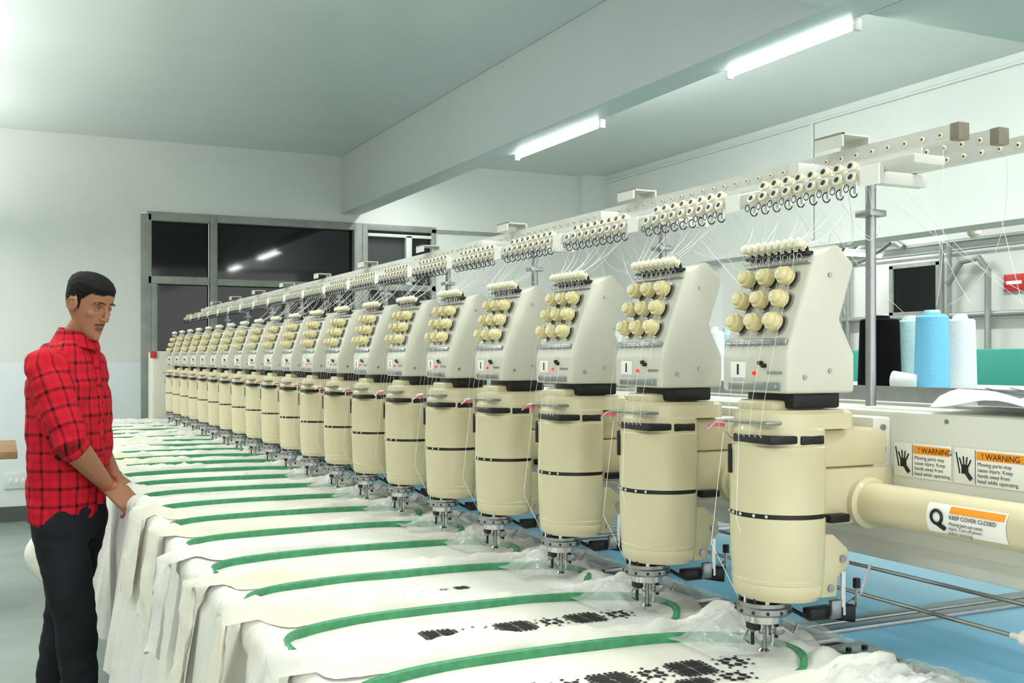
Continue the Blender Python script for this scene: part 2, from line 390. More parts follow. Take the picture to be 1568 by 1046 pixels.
# body
h.loft([Dring(.080,.038,1.262),Dring(.0818,.038,1.260),Dring(.0818,.038,1.256),Dring(.0808,.038,1.253),Dring(.0805,.038,1.1565)],'barrel')
h.loft([Dring(.0787,.037,1.157),Dring(.0787,.037,1.148)],'black')
h.loft([Dring(.0805,.038,1.149),Dring(.080,.038,1.11),Dring(.0782,.037,1.06),Dring(.0772,.036,1.052),Dring(.0779,.036,1.051),Dring(.0772,.036,1.045),Dring(.0762,.036,1.044),Dring(.0769,.036,1.042),Dring(.0752,.035,1.026),Dring(.069,.032,1.018)],'barrel')
for a in (150,165,180,200,215):
    a=math.radians(a); h.sph((.0803*math.cos(a),.0803*math.sin(a),1.153),.0030,'chrome',seg=8)
h.b2((-.081,.026,1.215),(-.060,.033,1.262),'black',.002)
for k in range(7):
    y=-.05+k*.014
    h.tube([(-.055,y,1.265),(-.074,y,1.272),(-.080,y+.002,1.28)],.0014,'steel',5)
h.tube([(-.07,.055,1.29),(-.085,.062,1.292),(-.094,.068,1.289)],.0032,'pinkred',6)
h.tube([(-.03,.02,1.303),(-.085,.055,1.298),(-.098,.064,1.284)],.0014,'chrome',5)
# lower needle mechanism
cx=-.034
h.lathe((cx,0,.990),(0,0,1),[(0,.030),(.002,.041),(.006,.044),(.014,.044),(.016,.040),(.022,.040)],'steel',24)
h.lathe((cx,0,1.010),(0,0,1),[(0,.028),(.02,.028)],'dark',16)
for k in range(12):
    a=2*math.pi*k/12; h.cyl((cx+.036*math.cos(a),.036*math.sin(a),1.008),(cx+.036*math.cos(a),.036*math.sin(a),1.030),.0036,'dark' if k%2 else 'chrome',seg=6)
    h.sph((cx+.0435*math.cos(a),.0435*math.sin(a),.999),.003,'dark',seg=6)
h.lathe((cx,0,.976),(0,0,1),[(0,.022),(.003,.030),(.014,.030)],'chrome',16)
for k in range(7):
    a=2*math.pi*k/7+.3; x=cx+.020*math.cos(a); y=.020*math.sin(a)
    h.cyl((x,y,.942 if k%2 else .952),(x,y,.99),.0030,'chrome' if k%3 else 'dark',seg=7)
    h.sph((x,y,.966),.0052,'steel',seg=7)
h.cyl((cx,0,.935),(cx,0,.985),.0045,'steel',seg=8); h.lathe((cx,0,.929),(0,0,1),[(0,.009),(.002,.010),(.006,.006)],'chrome',12)
h.cyl((cx-.004,0,.921),(cx-.004,0,.96),.0012,'chrome',r2=.0022,seg=6)
h.box((cx-.02,.0,.975),(.014,.024,.016),'dark',.002); h.box((cx+.01,-.024,.968),(.016,.012,.014),'steel',.002)
h.tube([(cx-.02,.01,.97),(cx-.03,.012,.95),(cx-.018,.01,.94)],.0018,'chrome',5)
h.tube([(cx+.01,-.026,.975),(cx+.03,-.035,.960),(cx+.045,-.03,.975)],.002,'chrome',5)
# side bracket with trimmer solenoid
h.prism([(.03,1.12),(.055,1.12),(.085,1.095),(.09,1.07),(.065,1.05),(.062,1.02),(.03,1.02)],-.062,-.05,'barrel',.003)
for x,z in((.048,1.035),(.073,1.08)): h.cyl((x,-.066,z),(x,-.061,z),.006,'steel',seg=10)
h.box((.04,-.045,.994),(.05,.022,.018),'dark',.003); h.box((.085,-.05,.992),(.03,.03,.024),'black',.003); h.box((.06,-.06,1.0),(.02,.01,.03),'steel',.002)
h.tube([(.0,-.02,1.0),(.035,-.03,.98),(.06,-.05,.985),(.10,-.06,.978)],.0038,'dark',6)
h.cyl((.075,-.062,1.06),(.075,-.062,.99),.004,'chrome',seg=7); h.cyl((.105,-.06,1.03),(.105,-.06,1.045),.006,'black',seg=8)
h.cyl((.105,-.06,1.0),(.105,-.06,1.04),.003,'steel',seg=6)
h.tube([(.09,-.05,1.0),(.12,-.055,1.02),(.14,-.055,1.065)],.0022,'steel',5)
# rear arm / flange to beam
h.b2((.03,-.045,1.222),(.19,.068,1.286),'barrel',.010)
h.b2((.160,-.040,1.195),(.20,.074,1.302),'beam',.004)
for z in(1.212,1.25,1.285): h.cyl((.180,-.0435,z),(.180,-.039,z),.0055,'steel',seg=8)
h.lathe((.14,-.060,1.164),(0,1,0),[(0,.036),(.004,.042),(.030,.042),(.034,.036)],'barrel',24)
h.lathe((.14,.045,1.164),(0,1,0),[(0,.036),(.004,.042),(.030,.042),(.034,.036)],'barrel',24)
h.b2((.03,-.045,1.13),(.2,.05,1.222),'barrel',.006)
h.b2((.05,-.062,1.137),(.09,-.02,1.15),'black',.002)
for k in range(0,9,2):
    y=-.064+k*.016
    h.tube([(-.026,y,1.574),base+u*.14+nn*.014+Vector((0,y*.9,0)),base+u*.03+nn*.016+Vector((0,y,0)),(-.08,y*.9,1.33),(-.083,y*.8,1.28)],.00035,'thread',3)
h.tube([(-.083,0,1.28),(-.088,.0,1.15),(cx-.006,0,.98),(cx-.004,0,.925)],.0005,'thread',3)
h.tube([(-.083,.04,1.28),(-.1,.05,1.1),(cx-.02,.02,.99)],.0005,'thread',3)
headmesh=h.mesh('embroidery_head',32)
for i in range(NH): inst('embroidery_head',headmesh,MAC,(XH,Y1+i*P,0))
mb=MB(); YE=Y1+NH*P
mb.b2((1.34,.2,1.093),(1.50,YE,1.312),'beam',.006)
mb.b2((1.345,.2,1.06),(1.5,YE,1.095),'rail',.003)
mb.cyl((1.28,.2,1.164),(1.28,YE,1.164),.034,'barrel',seg=28)
mb.cyl((1.36,.2,1.037),(1.36,YE,1.037),.0035,'chrome',seg=8); mb.cyl((1.33,.2,.996),(1.33,YE,.996),.0035,'chrome',seg=8)
mb.lathe((1.33,1.02,.996),(0,1,0),[(0,.008),(.002,.012),(.05,.012),(.052,.006),(.07,.005)],'white',14)
for k in range(0,16):
    mb.cyl((1.3385,Y1-.5+k*.344,1.30),(1.341,Y1-.5+k*.344,1.30),.004,'steel',seg=8)
mb.obj('main_beam',MAC)
mb=MB()
mb.b2((1.0,YE-.1,.9),(1.35,YE+.15,1.45),'box',.02); mb.b2((.985,YE-.112,1.40),(1.03,YE-.098,1.45),'signred',.002)
mb.b2((1.1,YE+.0,0),(1.5,YE+.3,.9),'box',.02)
mb.obj('end_housing',MAC)
# rack segments
r=MB()
for X,z in ((1.37,1.76),(1.46,1.76),(1.55,1.76)):
    r.b2((X-.003,-P/2,z-.0130),(X,P/2,z+.0130),'rail'); r.b2((X,-P/2,z+.010),(X+.018,P/2,z+.0130),'rail'); r.b2((X,-P/2,z-.0130),(X+.012,P/2,z-.0100),'rail')
    for k in range(9):
        r.lathe((X-.002,-.15+k*.0375,z-.002),(-1,0,0),[(0,.0048),(.003,.0055),(.0045,.0036)],'ceramic',8)
        r.cyl((X-.0066,-.15+k*.0375,z-.002),(X-.0070,-.15+k*.0375,z-.002),.0020,'dark',seg=6)
r.b2((1.300,-P/2,1.704),(1.303,P/2,1.730),'rail')
pl=[(1.222,1.690),(1.300,1.715),(1.301,1.719),(1.221,1.694)]
r.prism(pl,-P/2,P/2,'rail')
r.b2((1.2185,-P/2,1.678),(1.2215,P/2,1.696),'rail')
r.b2((1.2155,-.168,1.668),(1.2185,-.128,1.700),'white')
for k in range(9):
    yy=-.112+k*.031
    for j in (0,1):
        if j and k==8: continue
        x,z=((1.216,1.682),(1.230,1.703))[j]; y2=yy+.0155*j
        r.lathe((x+.006,y2,z),(-1,0,.35),[(0,.0088),(.003,.0094),(.004,.0062),(.008,.0062),(.009,.0094),(.012,.0088)],'ceramic',12)
        r.cyl((x-.0052,y2,z+.0040),(x-.0062,y2,z+.0044),.0048,'dark',seg=8)
    r.cyl((1.222,yy,1.660),(1.222,yy,1.684),.0035,'chrome',seg=6)
    r.torus((1.218,yy,1.662),(0,1,0),.008,.0012,'dark',12,4)
    r.torus((1.208,yy+.006,1.668),(1,0,0),.006,.0009,'dark',10,4)
segmesh=r.mesh('thread_rack_segment')
for i in range(-0,NH): inst('thread_rack_segment',segmesh,MAC,(0,Y1+.03+i*P,0))
mb=MB()
for X in(1.37,1.46,1.55):
    mb.b2((X-.005,1.216,1.746),(X+.019,1.235,1.774),'railend',.002)
mb.b2((1.222,1.17,1.690),(1.285,1.24,1.704),'rail',.002)
for i in range(0,NH,2):
    y=Y1+.12+i*P
    mb.cyl((1.45,y,1.3),(1.45,y,1.725),.0095,'steel',seg=14)
    mb.b2((1.27,y-.012,1.722),(1.58,y+.012,1.745),'rail',.002)
    mb.b2((1.43,y-.02,1.66),(1.47,y+.02,1.672),'steel',.002)
    y-=.05
    mb.b2((1.335,y,1.773),(1.339,y+.07,1.793),'rail'); mb.b2((1.335,y,1.793),(1.40,y+.07,1.796),'rail'); mb.b2((1.396,y,1.773),(1.40,y+.07,1.793),'rail'); mb.b2((1.334,y,1.794),(1.341,y+.07,1.797),'railend')
mb.obj('thread_rack_supports',MAC)
t=MB()
rr=random.Random(2)
for i in range(NH):
    if i>11: break
    yy=Y1+i*P
    for k in range(9):
        a=Vector((1.22,yy+.03-.112+k*.031,1.66)); b=Vector((1.115,yy-.066+k*.0165,1.578))
        mid=(a+b)/2+Vector((rr.uniform(-.02,.03),rr.uniform(-.03,.03),rr.uniform(-.05,.0)))
        pts=[a*(1-s)**2+mid*2*s*(1-s)+b*s*s for s in [j/6 for j in range(7)]]
        t.tube(pts,.0005,'thread',3)
        if k%2==0:
            c=Vector((1.66+rr.uniform(-.08,.2),yy+rr.uniform(-.1,.15),1.50))
            d=Vector((1.37+.09*(k%3),yy-.12+k*.0375,1.76)); mid=(c+d)/2+Vector((rr.uniform(-.04,.04),0,-.04))
            t.tube([c*(1-s)**2+mid*2*s*(1-s)+d*s*s for s in [j/5 for j in range(6)]],.0005,'thread',3)
    for k in range(5):
        a=Vector((1.25,yy+rr.uniform(-.12,.12),1.67)); b=Vector((1.15+rr.uniform(0,.1),yy-.3+rr.uniform(0,.3),1.60)); mid=(a+b)/2+Vector((.04,0,-.08))
        t.tube([a*(1-s)**2+mid*2*s*(1-s)+b*s*s for s in [j/8 for j in range(9)]],.00055,'thread',3)
a=Vector((1.50,1.24,1.745)); b=Vector((1.65,1.50,1.50)); mid=Vector((1.60,1.30,1.55))
t.tube([a*(1-s)**2+mid*2*s*(1-s)+b*s*s for s in [j/8 for j in range(9)]],.0006,'thread',3)
t.obj('threads',MAC)
def label(y0,y1,z0,z1,x,hand=True):
    mb=MB(); mb.b2((x-.0012,y1,z0),(x,y0,z1),'white',.0003)
    w=y0-y1; yt=y0-.042 if hand else y0-.003
    mb.b2((x-.0016,y1+.003,z1-.017),(x-.0011,yt,z1-.004),'orange')
    if hand:
        c=y0-.021; zc=(z0+z1)/2
        mb.b2((x-.0016,c-.006,zc-.012),(x-.0011,c+.007,zc+.002),'black')
        for k,(dy,l) in enumerate(((.006,.012),(.002,.015),(-.002,.014),(-.006,.01))):
            mb.tube([(x-.0013,c+dy,zc),(x-.0013,c+dy*1.8,zc+l)],.0013,'black',5)
        mb.tube([(x-.0013,c-.003,zc-.01),(x-.0013,c-.012,zc-.02)],.0035,'black',6)
        mb.tube([(x-.0013,c+.017,zc+.02),(x-.0013,c+.01,zc-.012)],.0012,'black',5)
        mb.b2((x-.0015,y0-.0405,z0+.002),(x-.0011,y0-.0395,z1-.002),'black')
    o=mb.obj('warning_label',MAC)
    text('! WARNING',.0125,(x-.0018,yt-.010,z1-.0150),o,'black')
    text('Moving parts may\ncause injury. Keep\nhands away from\nhead while operating.',.0085,(x-.0014,yt-.002,z1-.026),o,'black')
label(1.325,1.207,1.206,1.262,1.339); label(1.201,1.05,1.206,1.262,1.339)
mb=MB(); rings=[]
for y in (1.17,1.03):
    rings.append([(1.28-.0348*math.cos(a),y,1.164+.0348*math.sin(a)) for a in [math.radians(-38+76*k/8) for k in range(9)]])
mb.grid(rings,'white')
mb.grid([[(1.28-.0351*math.cos(a),y,1.164+.0351*math.sin(a)) for a in [math.radians(16+18*k/3) for k in range(4)]] for y in (1.128,1.033)],'orange')
mb.torus((1.2445,1.15,1.166),(1,0,0),.010,.0025,'black',14,5); mb.tube([(1.2445,1.146,1.155),(1.245,1.135,1.150)],.0035,'black',5)
o=mb.obj('warning_label',MAC)
tl=text('! WARNING',.010,(1.2475,1.118,1.1765),o,'black')
tl.rotation_euler=(math.radians(90-28),0,-math.pi/2)
text('KEEP COVER CLOSED',.0085,(1.2442,1.127,1.1655),o,'black')
text('Moving part can cause\ninjury. Turn off power\nbefore servicing.',.0066,(1.2438,1.127,1.157),o,'black')
mb=MB()
mb.b2((1.24,.3,.872),(2.45,YE+.1,.900),'blue',.003)
mb.b2((.42,.5,.872),(1.24,YE+.1,.900),'table',.003)
mb.b2((.47,.6,.78),(2.4,YE,.872),'rail')
for y in (.7,3.2,5.7,8.0):
    for x in(.55,2.3): mb.b2((x-.035,y-.035,0),(x+.035,y+.035,.8),'rail',.004)
mb.obj('machine_table',MAC)
mb=MB()
mb.b2((1.262,.3,.900),(1.285,YE,.908),'steel',.001); mb.b2((1.30,.3,.900),(1.325,YE,.912),'steel',.001); mb.b2((1.288,.3,.900),(1.297,YE,.906),'dark')
for y in (1.53,2.56,3.6,4.63,5.66,6.7,7.7):
    mb.b2((1.33,y-.04,.900),(2.4,y-.008,.908),'steel',.001); mb.b2((1.33,y-.004,.900),(2.4,y+.03,.911),'steel',.001)
for i in range(-3,NH):
    y=Y1+i*P
    mb.b2((1.22,y-.05,.900),(1.34,y+.03,.913),'steel',.002); mb.b2((1.24,y+.04,.90),(1.31,y+.07,.92),'steel',.002)
    for k in range(3): mb.cyl((1.24+k*.035,y-.01,.913),(1.24+k*.035,y-.01,.918),.005,'dark',seg=8)
mb.obj('pantograph_frame',MAC)
mb=MB()
mb.b2((1.576,.9,1.322),(2.15,YE,1.335),'rail',.002); mb.b2((1.565,.9,1.316),(1.575,YE,1.345),'steel')
for i in range(0,NH,3): mb.b2((1.5,Y1+i*P-.02,1.26),(1.62,Y1+i*P+.02,1.322),'rail')
mb.b2((1.51,.9,1.29),(1.564,YE,1.316),'rail')
mb.obj('thread_shelf',MAC)
def cone(x,y,rad,hh,m):
    mb=MB(); mb.lathe((x,y,1.336),(0,0,1),[(0,rad*.95),(.004,rad),(hh*.08,rad),(hh*.93,rad*.90),(hh*.95,rad*.8),(hh*.952,rad*.5),(hh*.99,rad*.45),(hh,rad*.4)],m,28)
    mb.cyl((x,y,1.336+hh*.95),(x,y,1.336+hh+.003),rad*.42,'white'); return mb.obj('thread_cone')
cone(1.70,1.725,.045,.155,'tblack'); cone(1.65,1.535,.034,.155,'tblue'); cone(1.76,1.70,.032,.152,'tpale'); cone(1.76,1.565,.032,.150,'twhite')
mb=MB(); mb.lathe((1.60,1.59,1.356),(.35,-.9,-.05),[(0,.012),(.003,.019),(.05,.014),(.052,.008)],'twhite',16); mb.obj('thread_spool')
mb=MB(); rr=random.Random(5)
for i in range(2,NH):
    for x in(1.66,1.80,1.93):
        for dy in (-.1,.03):
            y=Y1+.3+i*P+dy; rad=.032
            mm=rr.choice(['twhite','twhite','tpale','tblue','twhite','tpale'])
            mb.lathe((x,y,1.336),(0,0,1),[(0,rad),(.13,rad*.85),(.133,rad*.4),(.145,rad*.35)],mm,12)
mb.obj('thread_cone_row')
mb=MB(); g=[]
for i in range(27):
    row=[]
    for j in range(7):
        s=i/26; y=1.25-.55*s; x=1.338+.035*j; z=1.322+.018*math.sin(s*7+j*.5)**2+.014*(1-s)*(1-j/8)
        if j==0: z-=.014
        row.append((x,y+.012*j*(1-s),z))
    g.append(row)
mb.grid(g,'paper')
for k in range(5):
    mb.tube([(1.37+.03*k,1.17-.02*k,g[5][1][2]+.005),(1.38+.03*k,1.05-.02*k,g[9][2][2]+.006)],.0007,'dgrey',4)
mb.obj('paper_sheet')

# ------------------------------------------------------------ fabric
XE=.385
def H(X,Y):
    tt=((Y-Y1-.018+P/2)%P)-P/2
    k=math.floor((Y-Y1-.018+P/2)/P)
    m=sst(.151,.167,tt) if tt>0 else sst(.118,.152,-tt)
    z=.919
    z+=m*(.003+.016*rid(X*2.6,k*3.1,Y*9)+.011*rid(X*8,Y*26,2)+.005*rid(X*20,Y*50,3))
    z+=.0026*nz(X*7,Y*16,2)
    e=1-sst(.37,.47,X); z+=e*(.017*rid(X*5,Y*9,5)+.014*rid(X*12,Y*22,8)+.005*rid(X*30,Y*45,9))
    e=sst(1.10,1.18,X); z+=e*(.018*abs(nz(X*16,Y*20,9))*2)
    far=sst(4.5,6.5,Y); z+=far*(.008*rid(X*4,Y*8,7)+.006*rid(X*10,Y*20,17))
    if X>1.0: z-= .006*sst(1.18,1.24,X)
    return max(z,.906)
def xedge(Y): return XE+.018*nz(Y*2.3,1.1)+.012*nz(Y*9,7.1)
tb=bmesh.new()
NY=1000; Y0f=.55; Y1f=8.5
cols=[]
for i in range(NY+1):
    Y=Y0f+(Y1f-Y0f)*(i/NY)**1.25
    xe=xedge(Y)
    row=[]
    xr=1.225+.03*nz(Y*5,3.3)
    for j in range(96):
        X=xr+(xe+.035-xr)*j/95
        row.append((X,Y,H(X,Y)))
    zt=row[-1][2]
    for j in range(1,7):
        a=math.pi/2*j/6; row.append((xe+.035-.035*math.sin(a),Y,zt-.035*(1-math.cos(a))))
    kk=math.floor((Y-.9)/.344)
    hem=.36+.10*nz(kk*2.7,4.4)+.03*nz(Y*6,8)
    for j in range(1,31):
        fz=j/30; z=(zt-.035)*(1-fz)+hem*fz
        bul=.04*fz**.8+.27*math.exp(-((Y-4.75)/.15)**2)*math.sin(math.pi*min(1,fz*.95))**1.5
        fold=.7*nz(Y*7+fz*.6,fz*.7,1)+.45*nz(Y*17,fz*1.2,4)+.5*math.sin(Y*23+4*nz(Y*3,2)+fz*1.2)
        x=xe-fold*(.018+.050*fz)-bul
        if abs(Y-3.98)<.3: x=max(x,.357)
        row.append((x,Y+.012*nz(Y*11,fz*3,6)*fz,z))
    cols.append([tb.verts.new(p) for p in row])
for a,b in zip(cols,cols[1:]):
    for k in range(len(a)-1): tb.faces.new((a[k],b[k],b[k+1],a[k+1]))
mb=MB(); mb.merge(tb,'fabric'); fab=mb.obj('white_fabric',None,180)
# thin folded garment edges lying between neighbouring hoops and spilling over the front edge
mb=MB()
for i in range(-1,14):
    if 3.6<Y1+i*P+.19<4.35: continue
    yc=Y1+i*P+.203+.006*nz(i*3.3,1); g=[]
    NA,NB=44,16
    xe=xedge(yc); L_=.40+.18*nz(i*2.9,5)
    for a in range(NA+1):
        row=[]; fa=a/NA
        for b in range(NB+1):
            fb=b/NB
            s=fa*(L_+.20)-.20
            wdt=(.070 if s>.03 else .070+.25*min(.16,.03-s))
            Y=yc+(fb-.5)*wdt+.010*nz(fa*5,i*1.7,4)
            lift=(.004+.008*rid(fa*5,fb*2+i,i*1.3)+.005*rid(fa*15,fb*5,i+7))*math.sin(math.pi*(.04+.92*fb))**.6
            if fa>.85: lift*=(1-fa)/.15
            if s>=0.02:
                row.append((xe+s,Y,H(xe+s,Y)+lift+.0012))
            else:
                d=.02-s; zt=H(xe+.02,Y)
                row.append((xe-.020-lift-.14*d-.010*math.sin(fb*9+i),Y,zt-d*1.05+.004))
        g.append(row)
    mb.grid(g,'cream' if i%3 else 'fabric')
mb.obj('garment_layers',fab,180)
mb=MB()
for i in range(-1,9):
    yc=Y1+i*P+.12; g=[]
    NA,NB=52,30
    for a in range(NA+1):
        row=[]
        for b in range(NB+1):
            fx=a/NA; fy=b/NB
            X=1.02+.28*fx+.015*nz(fy*4,i*2.2,1); Y=yc-.12+.22*fy+.03*nz(fx*5,i,3)
            e=math.sin(math.pi*min(1,max(0,fx*.94+.03)))*math.sin(math.pi*(.06+.88*fy))
            z=.925+(.010+.022*rid(X*7,Y*9,i+.5)+.018*rid(X*19,Y*24,i+4.5)+.008*rid(X*40,Y*45,i))*e
            row.append((X,Y,z))
        g.append(row)
    mb.grid(g,'film')
mb.obj('clear_film',fab,180)
def hoop():
    mb=MB(); cx,cy=.80,.012; ax,ay=.365,.150
    pts=[]
    for k in range(61):
        a=math.radians(-38+ (180+38+4)*k/60)
        c,s_=math.cos(a),math.sin(a); e=2/2.6
        pts.append((cx+ax*math.copysign(abs(c)**e,c),cy+ay*math.copysign(abs(s_)**e,s_)))
    rings=[]
    for i,(x,y) in enumerate(pts):
        a=Vector(pts[max(0,i-1)]); b=Vector(pts[min(60,i+1)]); t=(b-a).normalized(); n=Vector((-t.y,t.x))
        w=.0050; z0,z1=.912,.9345
        if i<3 : z1=.925
        if i>56: z1=.931
        rings.append([(x+n.x*w,y+n.y*w,z0),(x+n.x*w,y+n.y*w,z1-.002),(x+n.x*w*.6,y+n.y*w*.6,z1),(x-n.x*w*.6,y-n.y*w*.6,z1),(x-n.x*w,y-n.y*w,z1-.002),(x-n.x*w,y-n.y*w,z0)])
    mb.loft(rings,'green'); return mb.mesh('embroidery_hoop')
hm=hoop()
for i in range(NH):
    o=bpy.data.objects.new('embroidery_hoop',hm); COL.objects.link(o); o.location=(random.uniform(-.01,.01),Y1+i*P,0)
mb=MB()
def dia(X,Y,sx,sy):
    tb=bmesh.new(); vs=[tb.verts.new((X+dx,Y+dy,H(X+dx,Y+dy)+.0016)) for dx,dy in((sx,0),(0,sy),(-sx,0),(0,-sy))]; tb.faces.new(vs); mb.merge(tb,'embroid')
def sq(X,Y,s):
    tb=bmesh.new(); vs=[tb.verts.new((X+dx,Y+dy,H(X+dx,Y+dy)+.0016)) for dx,dy in((-s,-s),(s,-s),(s,s),(-s,s))]; tb.faces.new(vs); mb.merge(tb,'embroid')
def big(X,Y,s=.0088):
    for a in(-1,1):
        for b in(-1,1):
            sq(X+a*s*1.65,Y+b*s*1.65,s*1.5)
            for q in (.6,1.65,2.7): sq(X+a*s*3.65,Y+b*s*q,s*.38); sq(X+a*s*q,Y+b*s*3.65,s*.38)
def small(X,Y,s=.0074):
    for k in range(4):
        a=k*math.pi/2; dia(X+1.9*s*math.cos(a),Y+1.9*s*math.sin(a),s*1.1,s*1.1); sq(X+4.2*s*math.cos(a),Y+4.2*s*math.sin(a),s*.4)
        a+=math.pi/4; sq(X+2.6*s*math.cos(a),Y+2.6*s*math.sin(a),s*.62); sq(X+4.3*s*math.cos(a),Y+4.3*s*math.sin(a),s*.35)
for yb,xs,sxs in ((Y1+.0,(.965,.825,.685),(1.045,.895,.755)),(Y1+P+.005,(.975,.832,.69),(1.045,.905,.762)),(Y1+2*P,(.87,),(.83,))):
    for X in xs: big(X,yb) if yb<2 else big(X,yb,.004)
    for X in sxs: small(X,yb) if yb<2 else small(X,yb,.003)
for X in (.93,.79): big(X,Y1-.072,.0075); small(X+.07,Y1-.065)
for k in range(12): sq(.62+.38*random.random(),Y1+random.choice((0,1,2,3,4))*P+random.uniform(-.02,.02),.0016)
mb.obj('black_embroidery',fab)

# ------------------------------------------------------------ other furniture
mb=MB(); mb.b2((3.9,.4,1.12),(4.5,6.3,1.44),'teal',.01); mb.b2((3.85,.4,.85),(4.6,6.3,.9),'box',.004)
for y in(.6,2.4,4.3,6.1):
    mb.b2((4.1,y-.06,0),(4.4,y+.06,1.15),'teal',.01)
mb.obj('teal_machine_cabinet')
mb=MB(); mb.b2((-1.1,6.3,.86),(.085,7.2,.9),'wood',.004)
for x in(-1.0,-.1):
    for y in(6.4,7.1): mb.b2((x-.03,y-.03,0),(x+.03,y+.03,.86),'wood')
mb.obj('wooden_table')
mb=MB(); mb.b2((.03,YB-.02,.28),(.22,YB-.004,.42),'wall',.004)
for x in(.07,.12,.17): mb.b2((x,YB-.026,.33),(x+.02,YB-.019,.37),'white',.002)
mb.obj('wall_socket')

# ------------------------------------------------------------ man
MX,MY=.214,3.98
MAN=empty('man',(MX,MY,0))
yaw=math.radians(-34)
Fv=Vector((math.cos(yaw),math.sin(yaw),0)); Rv=Vector((Fv.y,-Fv.x,0)); Lv=-Rv; Z=Vector((0,0,1))
def ering(c,a,b,n=32,f=Fv,l=Lv,e=2.3,tilt=None):
    out=[]
    for k in range(n):
        t=2*math.pi*k/n; cc,ss=math.cos(t),math.sin(t)
        out.append(Vector(c)+f*b*math.copysign(abs(cc)**(2/e),cc)+l*a*math.copysign(abs(ss)**(2/e),ss))
    return out
def remesh(mb,name,vox,smooth_it=4,mats=None):
    me=mb.mesh(name+'_src'); o=bpy.data.objects.new(name+'_src',me); COL.objects.link(o)
    md=o.modifiers.new('r','REMESH'); md.mode='VOXEL'; md.voxel_size=vox
    if smooth_it:
        s=o.modifiers.new('s','SMOOTH'); s.factor=.5; s.iterations=smooth_it
    bpy.context.view_layer.update(); dg=bpy.context.evaluated_depsgraph_get()
    nm=bpy.data.meshes.new_from_object(o.evaluated_get(dg)); bpy.data.objects.remove(o)
    nm.name=name; nm.materials.clear()
    for m in mats: nm.materials.append(M[m])
    nm.polygons.foreach_set('use_smooth',[True]*len(nm.polygons))
    nm.polygons.foreach_set('material_index',[0]*len(nm.polygons))
    ob=bpy.data.objects.new(name,nm); COL.objects.link(ob); ob.parent=MAN
    return ob
s=MB()
SEC=[(.84,-.010,.150,.108),(.90,-.006,.158,.112),(1.0,.0,.164,.116),(1.10,.003,.170,.119),(1.22,.003,.178,.118),(1.32,.0,.182,.111),(1.375,0,.170,.098),(1.415,.004,.145,.084),(1.448,.010,.105,.072),(1.475,.022,.068,.060)]
s.loft([ering((cx_,0,z),a,b) for z,cx_,a,b in SEC],'plaid')
shR=Rv*.143+Vector((-.006,0,1.372)); shL=Lv*.143+Vector((-.0,0,1.372))
elR=Vector((-.005,-.205,1.118)); wrR=Vector((.118,-.10,.962))
elL=Vector((.075,.235,1.14)); wrL=Vector((.150,.055,.985))
cuR=elR+(wrR-elR)*.10; cuL=elL+(wrL-elL)*.10
for sh,el,cu in((shR,elR,cuR),(shL,elL,cuL)):
    s.sph(sh,.062,'plaid',seg=20)
    s.tube([sh,sh*.8+el*.2,sh*.45+el*.55,el+(sh-el)*.14,el,cu],[.058,.066,.064,.060,.057,.050],'plaid',18)
    d=(cu-el).normalized(); s.tube([cu-d*.016,cu-d*.01,cu+d*.012,cu+d*.016],[.050,.055,.055,.048],'plaid',16)
shirt=remesh(s,'shirt',.007,5,['plaid'])
def seg_d(p,a,b):
    ab=b-a; t=max(0,min(1,(p-a).dot(ab)/ab.length_squared)); q=a+ab*t; return (p-q).length,t,q
me=shirt.data
att=me.attributes.new('plaid','FLOAT_VECTOR','POINT'); vals=[]
norms=[v.normal.copy() for v in me.vertices]
for v,nn_ in zip(me.vertices,norms):
    p=v.co.copy(); arm=None
    for sh,el,cu in((shR,elR,cuR),(shL,elL,cuL)):
        d1,t1,q1=seg_d(p,sh,el); d2,t2,q2=seg_d(p,el,cu)
        side=(p-Vector((0,0,p.z))).dot(Rv if sh is shR else Lv)
        if min(d1,d2)<.080 and side>.118:
            L1=(el-sh).length
            if d1<=d2: arm=(t1*L1,p-q1,(el-sh).normalized())
            else: arm=(L1+t2*.06,p-q2,(cu-el).normalized())
    if arm:
        vals+= [math.atan2(arm[1].dot(Fv),arm[1].dot(Rv))*.062+1,arm[0]+2,0]
    else:
        ang=math.atan2(p.dot(Rv),p.dot(Fv)); vals+=[ang*.15+1,p.z,0]
    w=.006*nz(p.x*9+p.z*3,p.y*9,p.z*15)+.0045*nz(p.x*22,p.y*22,p.z*30+4)-.006*rid(p.x*7+p.z*5,p.y*7,p.z*9+2)
    hemf=1-sst(.83,.95,p.z); w+=hemf*.003*math.sin(math.atan2(p.y,p.x)*5)
    v.co=p+nn_*w
att.data.foreach_set('vector',vals)
# collar
s=MB(); R=[]
for z,a,b,cx_ in((1.444,.076,.074,.016),(1.455,.072,.071,.020),(1.490,.057,.060,.028),(1.496,.060,.062,.028),(1.460,.078,.078,.020),(1.440,.085,.086,.016)):
    rg=[]
    for k in range(40):
        t_=2*math.pi*k/40; op=max(0,math.cos(t_))**6
        zz=z-op*.032*(1 if z>1.457 else .5)
        rg.append(Vector((cx_,0,zz+.010*(-math.cos(t_))*(z>1.48)))+Fv*b*math.cos(t_)+Lv*a*math.sin(t_))
    R.append(rg)
R.append(R[0]); s.loft(R,'plaid',caps=False)
s.tube([Fv*.100+Vector((0,0,1.41)),Fv*.118+Vector((0,0,1.2)),Fv*.117+Vector((0,0,.9))],[(.002,.014)]*3,'plaid',8)
col=s.obj('shirt_collar',MAN,60)
at=col.data.attributes.new('plaid','FLOAT_VECTOR','POINT')
at.data.foreach_set('vector',[c for v in col.data.vertices for c in (math.atan2(v.co.dot(Rv),v.co.dot(Fv))*.12+.02,v.co.z+.02,0)])
